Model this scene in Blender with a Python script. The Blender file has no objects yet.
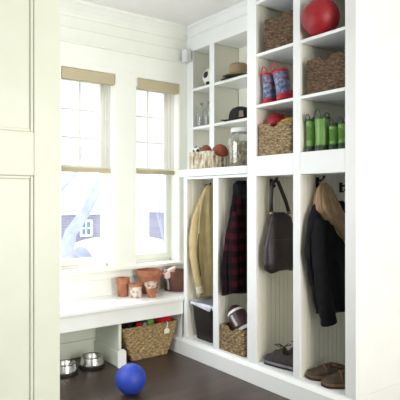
import bpy, math, random
from mathutils import Vector, Matrix
random.seed(7)
SC = bpy.context.scene
COL = SC.collection
PI = math.pi

# ------------------------------------------------------------------ camera, world, lights, exposure
cam_d = bpy.data.cameras.new('camera')
cam = bpy.data.objects.new('camera', cam_d)
COL.objects.link(cam)
cam.location = (0, 0, 1.27)
cam.rotation_euler = (PI / 2, 0, -math.atan(396 / 526.5))
cam_d.sensor_width = 36
cam_d.lens = 526.5 / 400 * 36
cam_d.shift_y = -0.0075
cam_d.clip_start = 0.02
SC.camera = cam

world = bpy.data.worlds.new('world')
SC.world = world
world.use_nodes = True
bg = world.node_tree.nodes['Background']
bg.inputs['Color'].default_value = (0.90, 0.95, 1.0, 1)
bg.inputs['Strength'].default_value = 2.6

def area(name, loc, rot, sx, sy, power, color):
    d = bpy.data.lights.new(name, 'AREA')
    d.shape = 'RECTANGLE'; d.size = sx; d.size_y = sy
    d.energy = power; d.color = color
    o = bpy.data.objects.new(name, d)
    COL.objects.link(o)
    o.location = loc; o.rotation_euler = rot
    return o
# daylight of the next room behind the photographer
area('room_light', (1.6, -2.1, 1.35), (math.radians(88), 0, math.radians(2)), 1.6, 1.9, 150, (1.0, 0.985, 0.95))
# bright sky above the garden, shining in through the two windows
area('window_light', (1.6, 7.2, 5.6), (math.radians(-46), 0, math.radians(-6)), 4.0, 2.6, 620, (0.93, 0.965, 1.0))
# added side fill, shining through an invented opening hidden behind the panelled door
area('added_side_light', (0.55, 3.05, 1.55), (0, math.radians(-80), 0), 1.9, 1.2, 25, (0.86, 0.92, 1.0))

SC.view_settings.view_transform = 'Standard'
SC.view_settings.look = 'None'
SC.view_settings.gamma = 1
SC.view_settings.use_curve_mapping = False
SC.view_settings.exposure = -0.1

# ------------------------------------------------------------------ materials
def lin(c):
    r = []
    for v in c:
        v /= 255
        r.append(v / 12.92 if v <= 0.04045 else ((v + 0.055) / 1.055) ** 2.4)
    return (r[0], r[1], r[2], 1)

def base(name, rough=0.5, metal=0.0, spec=0.5):
    m = bpy.data.materials.new(name); m.use_nodes = True
    nt = m.node_tree; b = nt.nodes['Principled BSDF']
    b.inputs['Roughness'].default_value = rough
    b.inputs['Metallic'].default_value = metal
    b.inputs['Specular IOR Level'].default_value = spec
    return m, nt, b

def ramp(nt, stops):
    r = nt.nodes.new('ShaderNodeValToRGB')
    e = r.color_ramp.elements
    e[0].position, e[0].color = stops[0]
    e[1].position, e[1].color = stops[-1]
    for p, c in stops[1:-1]:
        n = e.new(p); n.color = c
    return r

def coords(nt, scale=(1, 1, 1)):
    tc = nt.nodes.new('ShaderNodeTexCoord'); mp = nt.nodes.new('ShaderNodeMapping')
    mp.inputs['Scale'].default_value = scale
    nt.links.new(tc.outputs['Object'], mp.inputs['Vector'])
    return mp.outputs['Vector']

def bump(nt, b, src, strength, dist=0.002):
    n = nt.nodes.new('ShaderNodeBump')
    n.inputs['Strength'].default_value = strength; n.inputs['Distance'].default_value = dist
    nt.links.new(src, n.inputs['Height']); nt.links.new(n.outputs['Normal'], b.inputs['Normal'])

def mat_noise(name, c1, c2, scale=20, rough=0.5, metal=0, spec=0.5, stretch=(1, 1, 1), bmp=0.1, lo=0.35, hi=0.65, detail=3):
    m, nt, b = base(name, rough, metal, spec)
    n = nt.nodes.new('ShaderNodeTexNoise'); n.inputs['Scale'].default_value = scale; n.inputs['Detail'].default_value = detail
    nt.links.new(coords(nt, stretch), n.inputs['Vector'])
    r = ramp(nt, [(lo, lin(c1)), (hi, lin(c2))])
    nt.links.new(n.outputs['Fac'], r.inputs['Fac']); nt.links.new(r.outputs['Color'], b.inputs['Base Color'])
    if bmp: bump(nt, b, n.outputs['Fac'], bmp)
    return m

M = {}
M['paint'] = mat_noise('white_paint', (235, 236, 226), (238, 239, 230), 6, 0.45, bmp=0.02)
M['cabinet'] = mat_noise('cabinet_paint', (234, 235, 232), (237, 238, 236), 6, 0.35, bmp=0.02)
M['cream'] = mat_noise('cream_paint', (239, 236, 220), (241, 238, 223), 6, 0.4, bmp=0.02)
M['door'] = mat_noise('door_paint', (219, 223, 207), (222, 226, 211), 6, 0.4, bmp=0.02)
M['bench'] = mat_noise('bench_paint', (238, 238, 234), (241, 241, 238), 6, 0.3, bmp=0.02)
M['ceiling'] = mat_noise('ceiling_paint', (234, 231, 228), (238, 235, 232), 6, 0.7, bmp=0.02)
M['shade'] = mat_noise('tan_shade_fabric', (176, 164, 132), (192, 180, 148), 160, 0.8, bmp=0.2)
M['terra'] = mat_noise('terracotta', (148, 92, 64), (172, 116, 86), 18, 0.85, bmp=0.15)
M['terra_old'] = mat_noise('limed_terracotta', (144, 96, 76), (206, 190, 176), 28, 0.9, bmp=0.2, lo=0.38, hi=0.55)
M['terra_white'] = mat_noise('crusted_terracotta', (156, 112, 92), (212, 202, 190), 26, 0.9, bmp=0.3, lo=0.36, hi=0.52)
M['brown_tub'] = mat_noise('brown_clay', (92, 56, 44), (112, 72, 56), 14, 0.6, bmp=0.1)
M['steel'] = mat_noise('brushed_steel', (190, 188, 184), (214, 212, 208), 30, 0.22, metal=1.0, stretch=(1, 1, 8), bmp=0.02)
M['rubber'] = mat_noise('black_rubber', (22, 21, 20), (32, 30, 29), 40, 0.7, bmp=0.05)
M['blue_rubber'] = mat_noise('blue_rubber', (36, 62, 164), (42, 70, 174), 60, 0.5, bmp=0.1)
M['red_ball'] = mat_noise('red_rubber', (140, 14, 26), (156, 18, 32), 60, 0.5, bmp=0.1)
M['red_cloth'] = mat_noise('red_cloth', (186, 10, 26), (206, 18, 34), 40, 0.9, bmp=0.4)
M['yellow'] = mat_noise('yellow_cloth', (214, 176, 50), (226, 190, 70), 40, 0.8, bmp=0.3)
M['green_ball'] = mat_noise('green_rubber', (92, 150, 60), (110, 170, 74), 40, 0.6, bmp=0.1)
M['blue_grey'] = mat_noise('blue_grey_plastic', (110, 140, 170), (130, 160, 185), 30, 0.6)
M['white_soft'] = mat_noise('white_leather', (220, 218, 212), (232, 230, 226), 30, 0.5, bmp=0.05)
M['black_soft'] = mat_noise('black_leather', (22, 20, 20), (34, 30, 30), 30, 0.5, bmp=0.05)
M['basketball'] = mat_noise('orange_leather', (140, 66, 42), (156, 78, 52), 90, 0.7, bmp=0.3)
M['brownball'] = mat_noise('brown_leather', (112, 56, 36), (132, 68, 44), 60, 0.6, bmp=0.2)
M['football'] = mat_noise('dark_brown_leather', (52, 26, 34), (68, 36, 44), 120, 0.4, bmp=0.3)
M['straw'] = mat_noise('straw', (146, 126, 98), (164, 144, 114), 120, 0.85, bmp=0.4)
M['strawband'] = mat_noise('hat_band', (96, 66, 48), (110, 78, 58), 60, 0.8)
M['cap'] = mat_noise('black_cap_cloth', (26, 24, 24), (36, 33, 32), 60, 0.9, bmp=0.2)
M['capmark'] = mat_noise('grey_brown_cloth', (128, 112, 100), (140, 124, 112), 60, 0.9)
M['khaki'] = mat_noise('khaki_canvas', (184, 162, 116), (202, 182, 136), 9, 0.85, bmp=0.3)
M['khaki_lining'] = mat_noise('dark_lining', (80, 66, 48), (100, 84, 60), 30, 0.9)
M['khaki_cuff'] = mat_noise('pale_cuff', (206, 196, 172), (220, 210, 188), 30, 0.9)
M['hood'] = mat_noise('tan_fleece', (150, 122, 92), (176, 150, 118), 30, 0.95, stretch=(2, 2, 0.5), bmp=0.4)
M['blackcoat'] = mat_noise('black_wool', (17, 17, 20), (25, 25, 29), 30, 0.85, bmp=0.3, spec=0.2)
M['bag'] = mat_noise('dark_bag_leather', (36, 24, 26), (46, 33, 35), 24, 0.42, bmp=0.1)
M['brass'] = mat_noise('brass', (150, 134, 100), (170, 154, 118), 30, 0.3, metal=1.0)
M['iron'] = mat_noise('dark_iron', (28, 24, 22), (40, 35, 32), 40, 0.4, metal=0.6)
M['bin'] = mat_noise('black_bin_plastic', (26, 23, 26), (34, 30, 33), 20, 0.4, bmp=0.05)
M['liner'] = mat_noise('white_bin_liner', (196, 196, 208), (222, 222, 232), 12, 0.45, bmp=0.5)
M['sneaker'] = mat_noise('charcoal_suede', (46, 40, 40), (62, 54, 53), 40, 0.8, bmp=0.2)
M['sole_grey'] = mat_noise('grey_sole', (112, 108, 116), (130, 126, 134), 30, 0.7)
M['clog'] = mat_noise('brown_nubuck', (54, 42, 31), (80, 62, 46), 26, 0.75, bmp=0.3)
M['clog_rim'] = mat_noise('tan_welt', (96, 72, 48), (114, 88, 60), 30, 0.7)
M['boot_green'] = mat_noise('green_rubber_boot', (102, 146, 68), (112, 156, 76), 8, 0.3, bmp=0.03)
M['boot_dark'] = mat_noise('dark_green_rubber', (44, 66, 42), (54, 78, 50), 10, 0.5)
M['boot_red'] = mat_noise('red_rubber_trim', (176, 20, 40), (190, 28, 48), 10, 0.35)
M['tag'] = mat_noise('white_tag', (228, 224, 208), (236, 232, 218), 30, 0.8)
M['plastic'] = mat_noise('pale_plastic', (214, 214, 218), (222, 222, 226), 30, 0.4)
M['plastic_grey'] = mat_noise('grey_plastic', (150, 152, 158), (162, 164, 170), 30, 0.5)
M['pink'] = mat_noise('pink_paper', (214, 178, 170), (228, 200, 192), 30, 0.8)
M['snow'] = mat_noise('snow', (246, 248, 252), (250, 251, 254), 2, 0.8, bmp=0.3)
M['bark'] = mat_noise('tree_bark', (150, 155, 168), (170, 175, 188), 6, 0.9, bmp=0.4)
M['hedge'] = mat_noise('frosted_hedge', (140, 146, 164), (160, 166, 184), 5, 0.9, bmp=0.5)
M['housewhite'] = mat_noise('white_trim', (236, 238, 244), (242, 244, 248), 5, 0.6)

def glass_mat(name, color=(1, 1, 1, 1), rough=0.0, fac=0.08):
    m = bpy.data.materials.new(name); m.use_nodes = True; nt = m.node_tree
    nt.nodes.remove(nt.nodes['Principled BSDF'])
    out = nt.nodes['Material Output']
    t = nt.nodes.new('ShaderNodeBsdfTransparent'); g = nt.nodes.new('ShaderNodeBsdfGlossy'); mx = nt.nodes.new('ShaderNodeMixShader')
    t.inputs['Color'].default_value = color; g.inputs['Roughness'].default_value = rough
    lw = nt.nodes.new('ShaderNodeLayerWeight'); lw.inputs['Blend'].default_value = 0.25
    ma = nt.nodes.new('ShaderNodeMath'); ma.operation = 'MULTIPLY_ADD'
    ma.inputs[1].default_value = 0.5; ma.inputs[2].default_value = fac
    nt.links.new(lw.outputs['Facing'], ma.inputs[0]); nt.links.new(ma.outputs[0], mx.inputs['Fac'])
    nt.links.new(t.outputs[0], mx.inputs[1]); nt.links.new(g.outputs[0], mx.inputs[2])
    nt.links.new(mx.outputs[0], out.inputs['Surface'])
    return m
M['pane'] = glass_mat('window_glass', fac=0.0)
M['glass'] = glass_mat('clear_glass', (0.97, 0.985, 0.98, 1), rough=0.12, fac=0.10)
M['jarglass'] = glass_mat('jar_glass', (0.97, 0.985, 0.98, 1), rough=0.1, fac=0.10)

def sheer():
    m = bpy.data.materials.new('sheer_white_fabric'); m.use_nodes = True; nt = m.node_tree
    nt.nodes.remove(nt.nodes['Principled BSDF'])
    out = nt.nodes['Material Output']
    t = nt.nodes.new('ShaderNodeBsdfTransparent'); d = nt.nodes.new('ShaderNodeBsdfTranslucent'); mx = nt.nodes.new('ShaderNodeMixShader')
    d.inputs['Color'].default_value = (0.50, 0.47, 0.41, 1)
    w = nt.nodes.new('ShaderNodeTexNoise'); w.inputs['Scale'].default_value = 300
    nt.links.new(coords(nt), w.inputs['Vector'])
    r = ramp(nt, [(0.3, (0.24, 0.24, 0.24, 1)), (0.7, (0.36, 0.36, 0.36, 1))])
    nt.links.new(w.outputs['Fac'], r.inputs['Fac']); nt.links.new(r.outputs['Color'], mx.inputs['Fac'])
    nt.links.new(t.outputs[0], mx.inputs[1]); nt.links.new(d.outputs[0], mx.inputs[2])
    nt.links.new(mx.outputs[0], out.inputs['Surface'])
    return m
M['sheer'] = sheer()

def floor_mat():
    m, nt, b = base('dark_wood_planks', 0.38)
    v = coords(nt)
    br = nt.nodes.new('ShaderNodeTexBrick')
    br.inputs['Scale'].default_value = 1.0; br.inputs['Brick Width'].default_value = 1.5; br.inputs['Row Height'].default_value = 0.11
    br.inputs['Mortar Size'].default_value = 0.0022; br.inputs['Bias'].default_value = 0.1
    br.inputs['Color1'].default_value = lin((60, 48, 42)); br.inputs['Color2'].default_value = lin((76, 61, 53))
    br.inputs['Mortar'].default_value = lin((30, 22, 20)); br.offset = 0.37
    nt.links.new(v, br.inputs['Vector'])
    n = nt.nodes.new('ShaderNodeTexNoise'); n.inputs['Scale'].default_value = 9; n.inputs['Detail'].default_value = 6
    nt.links.new(coords(nt, (0.6, 9, 1)), n.inputs['Vector'])
    r = ramp(nt, [(0.3, (0.62, 0.6, 0.6, 1)), (0.7, (1.15, 1.12, 1.1, 1))])
    nt.links.new(n.outputs['Fac'], r.inputs['Fac'])
    mx = nt.nodes.new('ShaderNodeMix'); mx.data_type = 'RGBA'; mx.blend_type = 'MULTIPLY'; mx.inputs['Factor'].default_value = 1
    nt.links.new(br.outputs['Color'], mx.inputs[6]); nt.links.new(r.outputs['Color'], mx.inputs[7])
    nt.links.new(mx.outputs[2], b.inputs['Base Color'])
    bump(nt, b, n.outputs['Fac'], 0.15, 0.001)
    return m
M['floor'] = floor_mat()

def weave_mat(name, dark, mid, light, zscale=1.0):
    m, nt, b = base(name, 0.8, 0, 0.3)
    n = nt.nodes.new('ShaderNodeTexNoise'); n.inputs['Scale'].default_value = 38; n.inputs['Detail'].default_value = 3
    nt.links.new(coords(nt, (1, 1, 3.2 * zscale)), n.inputs['Vector'])
    r = ramp(nt, [(0.32, lin(dark)), (0.5, lin(mid)), (0.66, lin(light))])
    nt.links.new(n.outputs['Fac'], r.inputs['Fac']); nt.links.new(r.outputs['Color'], b.inputs['Base Color'])
    w = nt.nodes.new('ShaderNodeTexNoise'); w.inputs['Scale'].default_value = 260
    nt.links.new(coords(nt), w.inputs['Vector']); bump(nt, b, w.outputs['Fac'], 0.3)
    return m
M['weave'] = weave_mat('seagrass_weave', (88, 68, 50), (134, 112, 80), (170, 150, 116))
M['weave_dark'] = weave_mat('brown_weave', (62, 46, 34), (92, 72, 54), (120, 98, 76))
M['weave_gold'] = weave_mat('golden_weave', (112, 90, 60), (154, 130, 92), (186, 162, 120))
M['weave_pale'] = weave_mat('pale_weave', (120, 104, 80), (190, 178, 154), (222, 214, 196), 0.12)

def plaid():
    m, nt, b = base('red_black_plaid', 0.95, 0, 0.15)
    v = coords(nt)
    def stripes(axis):
        s = nt.nodes.new('ShaderNodeSeparateXYZ'); nt.links.new(v, s.inputs[0])
        a = nt.nodes.new('ShaderNodeMath'); a.operation = 'MULTIPLY'; a.inputs[1].default_value = 2 * PI / 0.085
        nt.links.new(s.outputs[axis], a.inputs[0])
        c = nt.nodes.new('ShaderNodeMath'); c.operation = 'SINE'; nt.links.new(a.outputs[0], c.inputs[0])
        g = nt.nodes.new('ShaderNodeMath'); g.operation = 'GREATER_THAN'; g.inputs[1].default_value = 0.0
        nt.links.new(c.outputs[0], g.inputs[0]); return g.outputs[0]
    ad = nt.nodes.new('ShaderNodeMath'); ad.operation = 'ADD'
    nt.links.new(stripes('X'), ad.inputs[0]); nt.links.new(stripes('Z'), ad.inputs[1])
    dv = nt.nodes.new('ShaderNodeMath'); dv.operation = 'MULTIPLY'; dv.inputs[1].default_value = 0.5
    nt.links.new(ad.outputs[0], dv.inputs[0])
    r = ramp(nt, [(0.0, lin((17, 13, 15))), (0.5, lin((32, 14, 20))), (1.0, lin((60, 17, 27)))])
    r.color_ramp.interpolation = 'CONSTANT'
    r.color_ramp.elements[1].position = 0.3; r.color_ramp.elements[2].position = 0.8
    nt.links.new(dv.outputs[0], r.inputs['Fac']); nt.links.new(r.outputs['Color'], b.inputs['Base Color'])
    return m
M['plaid'] = plaid()

def floral():
    m, nt, b = base('floral_rubber', 0.35)
    vo = nt.nodes.new('ShaderNodeTexVoronoi'); vo.inputs['Scale'].default_value = 55
    nt.links.new(coords(nt), vo.inputs['Vector'])
    s = nt.nodes.new('ShaderNodeSeparateColor'); nt.links.new(vo.outputs['Color'], s.inputs[0])
    r = ramp(nt, [(0, lin((84, 96, 134))), (0.3, lin((116, 122, 154))), (0.55, lin((142, 138, 160))), (0.75, lin((66, 74, 112))), (0.90, lin((140, 66, 84))), (1, lin((166, 160, 172)))])
    r.color_ramp.interpolation = 'CONSTANT'
    nt.links.new(s.outputs[0], r.inputs['Fac']); nt.links.new(r.outputs['Color'], b.inputs['Base Color'])
    return m
M['floral'] = floral()

def biscuit():
    m, nt, b = base('mixed_biscuits', 0.8)
    vo = nt.nodes.new('ShaderNodeTexVoronoi'); vo.inputs['Scale'].default_value = 62
    nt.links.new(coords(nt, (1, 1, 0.7)), vo.inputs['Vector'])
    s = nt.nodes.new('ShaderNodeSeparateColor'); nt.links.new(vo.outputs['Color'], s.inputs[0])
    r = ramp(nt, [(0, lin((120, 94, 70))), (0.3, lin((172, 146, 112))), (0.6, lin((186, 164, 130))), (0.8, lin((120, 108, 96))), (1, lin((220, 206, 180)))])
    r.color_ramp.interpolation = 'CONSTANT'
    nt.links.new(s.outputs[0], r.inputs['Fac']); nt.links.new(r.outputs['Color'], b.inputs['Base Color'])
    bump(nt, b, vo.outputs['Distance'], 1.0, 0.01)
    return m
M['biscuit'] = biscuit()

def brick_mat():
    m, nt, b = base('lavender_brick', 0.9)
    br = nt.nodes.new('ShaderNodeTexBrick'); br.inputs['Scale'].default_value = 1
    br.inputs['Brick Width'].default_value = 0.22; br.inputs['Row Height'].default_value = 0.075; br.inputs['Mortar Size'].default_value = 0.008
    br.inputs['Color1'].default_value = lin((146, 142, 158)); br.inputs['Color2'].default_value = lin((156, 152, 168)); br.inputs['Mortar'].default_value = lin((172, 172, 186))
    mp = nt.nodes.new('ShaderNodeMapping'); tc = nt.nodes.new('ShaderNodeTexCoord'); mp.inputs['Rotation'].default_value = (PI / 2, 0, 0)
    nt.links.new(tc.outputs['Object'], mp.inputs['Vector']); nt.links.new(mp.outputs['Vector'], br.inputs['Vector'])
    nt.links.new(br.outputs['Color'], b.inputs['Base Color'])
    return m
M['brick'] = brick_mat()

# ------------------------------------------------------------------ mesh helpers
class MB:
    def __init__(s): s.v = []; s.f = []; s.m = []
    def add(s, vs, fs, mi=0):
        o = len(s.v); s.v += [tuple(p) for p in vs]; s.f += [[i + o for i in f] for f in fs]; s.m += [mi] * len(fs)
        return s
    def box(s, x0, x1, y0, y1, z0, z1, mi=0):
        vs = [(x0, y0, z0), (x1, y0, z0), (x1, y1, z0), (x0, y1, z0), (x0, y0, z1), (x1, y0, z1), (x1, y1, z1), (x0, y1, z1)]
        return s.add(vs, [(0, 3, 2, 1), (4, 5, 6, 7), (0, 1, 5, 4), (1, 2, 6, 5), (2, 3, 7, 6), (3, 0, 4, 7)], mi)
    def loft(s, loops, mi=0, cap0=True, cap1=True):
        n = len(loops[0]); vs = [p for l in loops for p in l]; fs = []
        for i in range(len(loops) - 1):
            for j in range(n):
                k = (j + 1) % n
                fs.append((i * n + j, i * n + k, (i + 1) * n + k, (i + 1) * n + j))
        if cap0: fs.append(tuple(range(n - 1, -1, -1)))
        if cap1: fs.append(tuple((len(loops) - 1) * n + j for j in range(n)))
        return s.add(vs, fs, mi)
    def lathe(s, prof, c=(0, 0, 0), n=32, mi=0, cap0=True, cap1=True, sx=1, sy=1):
        return s.loft([[(c[0] + r * sx * math.cos(2 * PI * j / n), c[1] + r * sy * math.sin(2 * PI * j / n), c[2] + z) for j in range(n)] for r, z in prof], mi, cap0, cap1)
    def tube(s, pts, r, n=10, mi=0, closed=False, flat=1.0):
        pts = [Vector(p) for p in pts]; L = []
        N = len(pts)
        for i, p in enumerate(pts):
            a = pts[(i - 1) % N] if closed or i > 0 else p; b = pts[(i + 1) % N] if closed or i < N - 1 else p
            t = (b - a).normalized()
            u = Vector((0, 1, 0)) if abs(t.y) < 0.9 else Vector((1, 0, 0))
            e1 = t.cross(u).normalized(); e2 = t.cross(e1).normalized()
            rr = r[i] if isinstance(r, (list, tuple)) else r
            L.append([p + e1 * rr * math.cos(2 * PI * j / n) + e2 * rr * flat * math.sin(2 * PI * j / n) for j in range(n)])
        if closed: L.append(L[0]); return s.loft(L, mi, False, False)
        return s.loft(L, mi)
    def sphere(s, c, r, mi=0, n=32, m=18, sx=1, sy=1, sz=1, fn=None):
        loops = []
        for i in range(m + 1):
            a = -PI / 2 + PI * i / m; a = max(-PI / 2 + 0.02, min(PI / 2 - 0.02, a))
            l = []
            for j in range(n):
                b = 2 * PI * j / n
                d = Vector((math.cos(a) * math.cos(b), math.cos(a) * math.sin(b), math.sin(a)))
                k = fn(d) if fn else 1
                l.append((c[0] + d.x * r * sx * k, c[1] + d.y * r * sy * k, c[2] + d.z * r * sz * k))
            loops.append(l)
        return s.loft(loops, mi)
    def build(s, name, mats, parent=None, smooth=False, bevel=0.0, world=False, solid=0.0, sub=0, loc=None, fix=None):
        me = bpy.data.meshes.new(name)
        off = Vector((0, 0, 0))
        if world and parent is not None:
            q = parent
            while q: off += q.location; q = q.parent
        if loc is not None: off = Vector(loc)
        me.from_pydata([(Vector(p) - off)[:] for p in s.v], [], s.f)
        if not isinstance(mats, (list, tuple)): mats = [mats]
        for k in mats: me.materials.append(M[k])
        for p, mi in zip(me.polygons, s.m): p.material_index = mi; p.use_smooth = smooth
        me.validate(); me.update()
        import bmesh
        bm = bmesh.new(); bm.from_mesh(me)
        bmesh.ops.recalc_face_normals(bm, faces=bm.faces); bm.to_mesh(me); bm.free()
        o = bpy.data.objects.new(name, me); COL.objects.link(o)
        if loc is not None: o.location = loc
        if parent is not None: o.parent = parent
        if solid:
            md = o.modifiers.new('solid', 'SOLIDIFY'); md.thickness = solid; md.offset = -1
        if bevel:
            md = o.modifiers.new('bevel', 'BEVEL'); md.width = bevel; md.segments = 2; md.limit_method = 'ANGLE'; md.angle_limit = math.radians(40)
        if sub:
            md = o.modifiers.new('sub', 'SUBSURF'); md.levels = sub; md.render_levels = sub
        return o

def tag(o, label, cat, group=None):
    o['label'] = label; o['category'] = cat
    if group: o['group'] = group
    return o
def thing(name, label, cat, loc=(0, 0, 0), rz=0, group=None):
    o = bpy.data.objects.new(name, None); COL.objects.link(o)
    o.location = loc; o.rotation_euler = (0, 0, rz); o.empty_display_size = 0.05
    return tag(o, label, cat, group)
def struct(name, mb, mat, bevel=0.0, parent=None, smooth=False):
    o = mb.build(name, mat, parent, smooth, bevel)
    o['kind'] = 'structure'
    return o
def copy_tree(o, parent=None):
    c = o.copy(); COL.objects.link(c); c.parent = parent
    for ch in [x for x in bpy.data.objects if x.parent == o]: copy_tree(ch, c)
    return c
def B(*a): return MB().box(*a)

# ------------------------------------------------------------------ the setting
XF = 2.456            # front plane of the lockers
XU = 2.79             # front plane of the small cubbies on the ledge
XR = 3.08             # right wall
YB = 3.92             # window wall
ZC = 2.80
W1 = (1.596, 2.056); W2 = (2.262, 2.700); WZ0, WZ1 = 0.69, 2.285

struct('floor', MB().box(-2.6, XR + 0.1, -2.6, 2.3, -0.04, 0).box(0.76, XR + 0.1, 2.3, YB + 0.2, -0.04, 0), 'floor')
struct('ceiling', MB().box(0.76, XR + 0.1, 2.3, YB + 0.2, ZC, ZC + 0.05).box(-2.6, XR + 0.1, -2.6, 2.3, ZC, ZC + 0.05), 'ceiling')
struct('wall_front', B(-2.6, XR + 0.1, -2.6, -2.5, 0, ZC), 'paint')
struct('wall_far_left', B(-2.6, -2.5, -2.5, 2.3, 0, ZC), 'paint')
struct('wall_near_right', B(XR, XR + 0.1, -2.5, 1.82, 0, ZC), 'paint')
struct('wall_door_side', MB().box(-2.5, 0.12, 2.2, 2.3, 0, ZC).box(0.12, 0.86, 2.245, 2.30, 0, ZC).box(0.12, 0.86, 2.2, 2.244, 2.756, ZC), 'door')
wb = MB()
for a, b_ in ((0.86, W1[0]), (W1[1], W2[0]), (W2[1], XR + 0.1)): wb.box(a, b_, YB, YB + 0.20, 0, ZC)
for a, b_ in (W1, W2):
    wb.box(a, b_, YB, YB + 0.20, 0, WZ0 - 0.02); wb.box(a, b_, YB, YB + 0.20, WZ1, ZC)
struct('wall_back', wb, 'paint')
struct('wall_right', B(XR, XR + 0.1, 1.82, YB, 0, ZC), 'paint')
wl = MB(); wl.box(0.76, 0.86, 2.30, 2.45, 0, ZC); wl.box(0.76, 0.86, 3.70, YB, 0, ZC); wl.box(0.76, 0.86, 2.45, 3.70, 0, 0.3); wl.box(0.76, 0.86, 2.45, 3.70, 2.4, ZC)  # gap in this wall is added to admit the side fill
struct('wall_left', wl, 'paint')
wl = MB()
for y0, y1 in ((2.45, 2.50), (3.05, 3.10), (3.65, 3.70)): wl.box(0.79, 0.83, y0, y1, 0.3, 2.4)
for y0, y1 in ((2.50, 3.05), (3.10, 3.65)): wl.box(0.79, 0.83, y0, y1, 0.3, 0.36); wl.box(0.79, 0.83, y0, y1, 2.34, 2.4)
w3 = struct('window_3', wl, 'paint', 0.003)  # unseen glazing, added as the way in for the side fill
MB().box(0.808, 0.812, 2.50, 3.05, 0.36, 2.34).box(0.808, 0.812, 3.10, 3.65, 0.36, 2.34).build('glass_pane', 'pane', w3)

# trims on the window wall
fr = MB(); fr.box(0.86, XU, YB - 0.016, YB, 2.33, 2.478); fr.box(0.86, XU, YB - 0.034, YB, 2.478, 2.490)
struct('trim_1', fr, 'paint', 0.002)
def crown_x(y0, z0, x0, x1, d=0.09, h=0.11):      # runs along X on the back wall
    prof = [(0, 0), (-0.012, 0), (-0.012, 0.02), (-0.03, 0.045), (-d + 0.02, h - 0.03), (-d, h - 0.02), (-d, h), (0, h)]
    return MB().loft([[(x, y0 + py, z0 + pz) for py, pz in prof] for x in (x0, x1)])
struct('trim_2', crown_x(YB, ZC - 0.11, 0.86, XU - 0.0), 'paint')
sk = MB(); sk.box(0.86, XU, YB - 0.012, YB, 2.60, 2.62)
struct('trim_3', sk, 'paint', 0.003)

cs = MB()
for a, b_ in ((W1[0] - 0.085, W1[0] - 0.004), (W1[1] + 0.004, W2[0] - 0.004), (W2[1] + 0.004, XU)): cs.box(a, b_, YB - 0.016, YB, WZ0, WZ1 + 0.002)
cs.box(W1[0] - 0.085, XU, YB - 0.016, YB, WZ1 + 0.002, 2.33)
struct('trim_4', cs, 'paint')
def window(n, x0, x1):
    ys = YB + 0.14
    root = MB()
    s = 0.034
    # outer frame
    root.box(x0, x0 + 0.012, ys - 0.02, ys + 0.05, WZ0, WZ1); root.box(x1 - 0.012, x1, ys - 0.02, ys + 0.05, WZ0, WZ1)
    root.box(x0, x1, ys - 0.02, ys + 0.05, WZ1 - 0.02, WZ1); root.box(x0, x1, ys - 0.02, ys + 0.05, WZ0, WZ0 + 0.02)
    w = struct('window_%d' % n, root, 'paint', 0.002)
    up = MB(); a, b_ = x0 + 0.013, x1 - 0.013
    up.box(a, a + s, ys + 0.018, ys + 0.045, 1.49, WZ1 - 0.021); up.box(b_ - s, b_, ys + 0.018, ys + 0.045, 1.49, WZ1 - 0.021)
    up.box(a + s, b_ - s, ys + 0.018, ys + 0.045, WZ1 - 0.06, WZ1 - 0.021); up.box(a + s, b_ - s, ys + 0.018, ys + 0.045, 1.49, 1.53)
    xm = (a + b_) / 2
    up.box(xm - 0.007, xm + 0.007, ys + 0.020, ys + 0.040, 1.53, WZ1 - 0.06)
    for z in (1.760, 1.990): up.box(a + s, b_ - s, ys + 0.021, ys + 0.039, z - 0.007, z + 0.007)
    up.build('upper_sash', 'paint', w, bevel=0.002)
    lo = MB()
    lo.box(a, a + s, ys - 0.015, ys + 0.015, WZ0 + 0.021, 1.53); lo.box(b_ - s, b_, ys - 0.015, ys + 0.015, WZ0 + 0.021, 1.53)
    lo.box(a + s, b_ - s, ys - 0.015, ys + 0.015, WZ0 + 0.021, WZ0 + 0.075); lo.box(a + s, b_ - s, ys - 0.015, ys + 0.015, 1.495, 1.53)
    lo.build('lower_sash', 'paint', w, bevel=0.003)
    g = MB(); g.box(a + s, b_ - s, ys + 0.028, ys + 0.032, 1.53, WZ1 - 0.06); g.box(a + s, b_ - s, ys - 0.002, ys + 0.002, WZ0 + 0.075, 1.495)
    g.build('glass_pane', 'pane', w)
    return w
window(1, *W1); window(2, *W2)
st = MB(); st.box(W1[0] - 0.10, XU + 0.2, YB - 0.055, YB + 0.125, 0.664, 0.69); st.box(W1[0] - 0.08, XU + 0.2, YB - 0.02, YB, 0.60, 0.664)
struct('window_sill', st, 'paint', 0.004)['kind'] = 'structure'
struct('baseboard_back', B(0.86, XR, YB - 0.016, YB, 0, 0.13), 'door', 0.004)
# horizontal boards behind the bench opening
bb = MB()
for k in range(3): bb.box(0.86, 1.888, YB - 0.014, YB, 0.135 + k * 0.093, 0.224 + k * 0.093)
struct('trim_6', bb, 'door', 0.004)

# panelled door standing open at the left
dY = 2.2
dx0, dx1 = 0.13, 0.892
d = MB()
d.box(dx1 - 0.115, dx1, dY, dY + 0.04, 0.012, 2.75)
d.box(dx0, dx0 + 0.115, dY, dY + 0.04, 0.012, 2.75)
for z0, z1 in ((0.012, 0.24), (1.36, 1.545), (2.63, 2.75)): d.box(dx0 + 0.115, dx1 - 0.115, dY, dY + 0.04, z0, z1)
door = struct('door_1', d, 'door', 0.003)
for z0, z1 in ((0.24, 1.36), (1.545, 2.63)):
    p = MB(); p.box(dx0 + 0.115, dx1 - 0.115, dY + 0.014, dY + 0.03, z0, z1)
    p.build('door_panel', 'door', door)
    p = MB(); x0, x1 = dx0 + 0.115, dx1 - 0.115; w = 0.014
    for a in ((x0, x0 + w, z0, z1), (x1 - w, x1, z0, z1), (x0 + w, x1 - w, z0, z0 + w), (x0 + w, x1 - w, z1 - w, z1)):
        p.box(a[0], a[1], dY + 0.005, dY + 0.014, a[2], a[3])
    p.build('panel_moulding', 'door', door, bevel=0.004)

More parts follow.
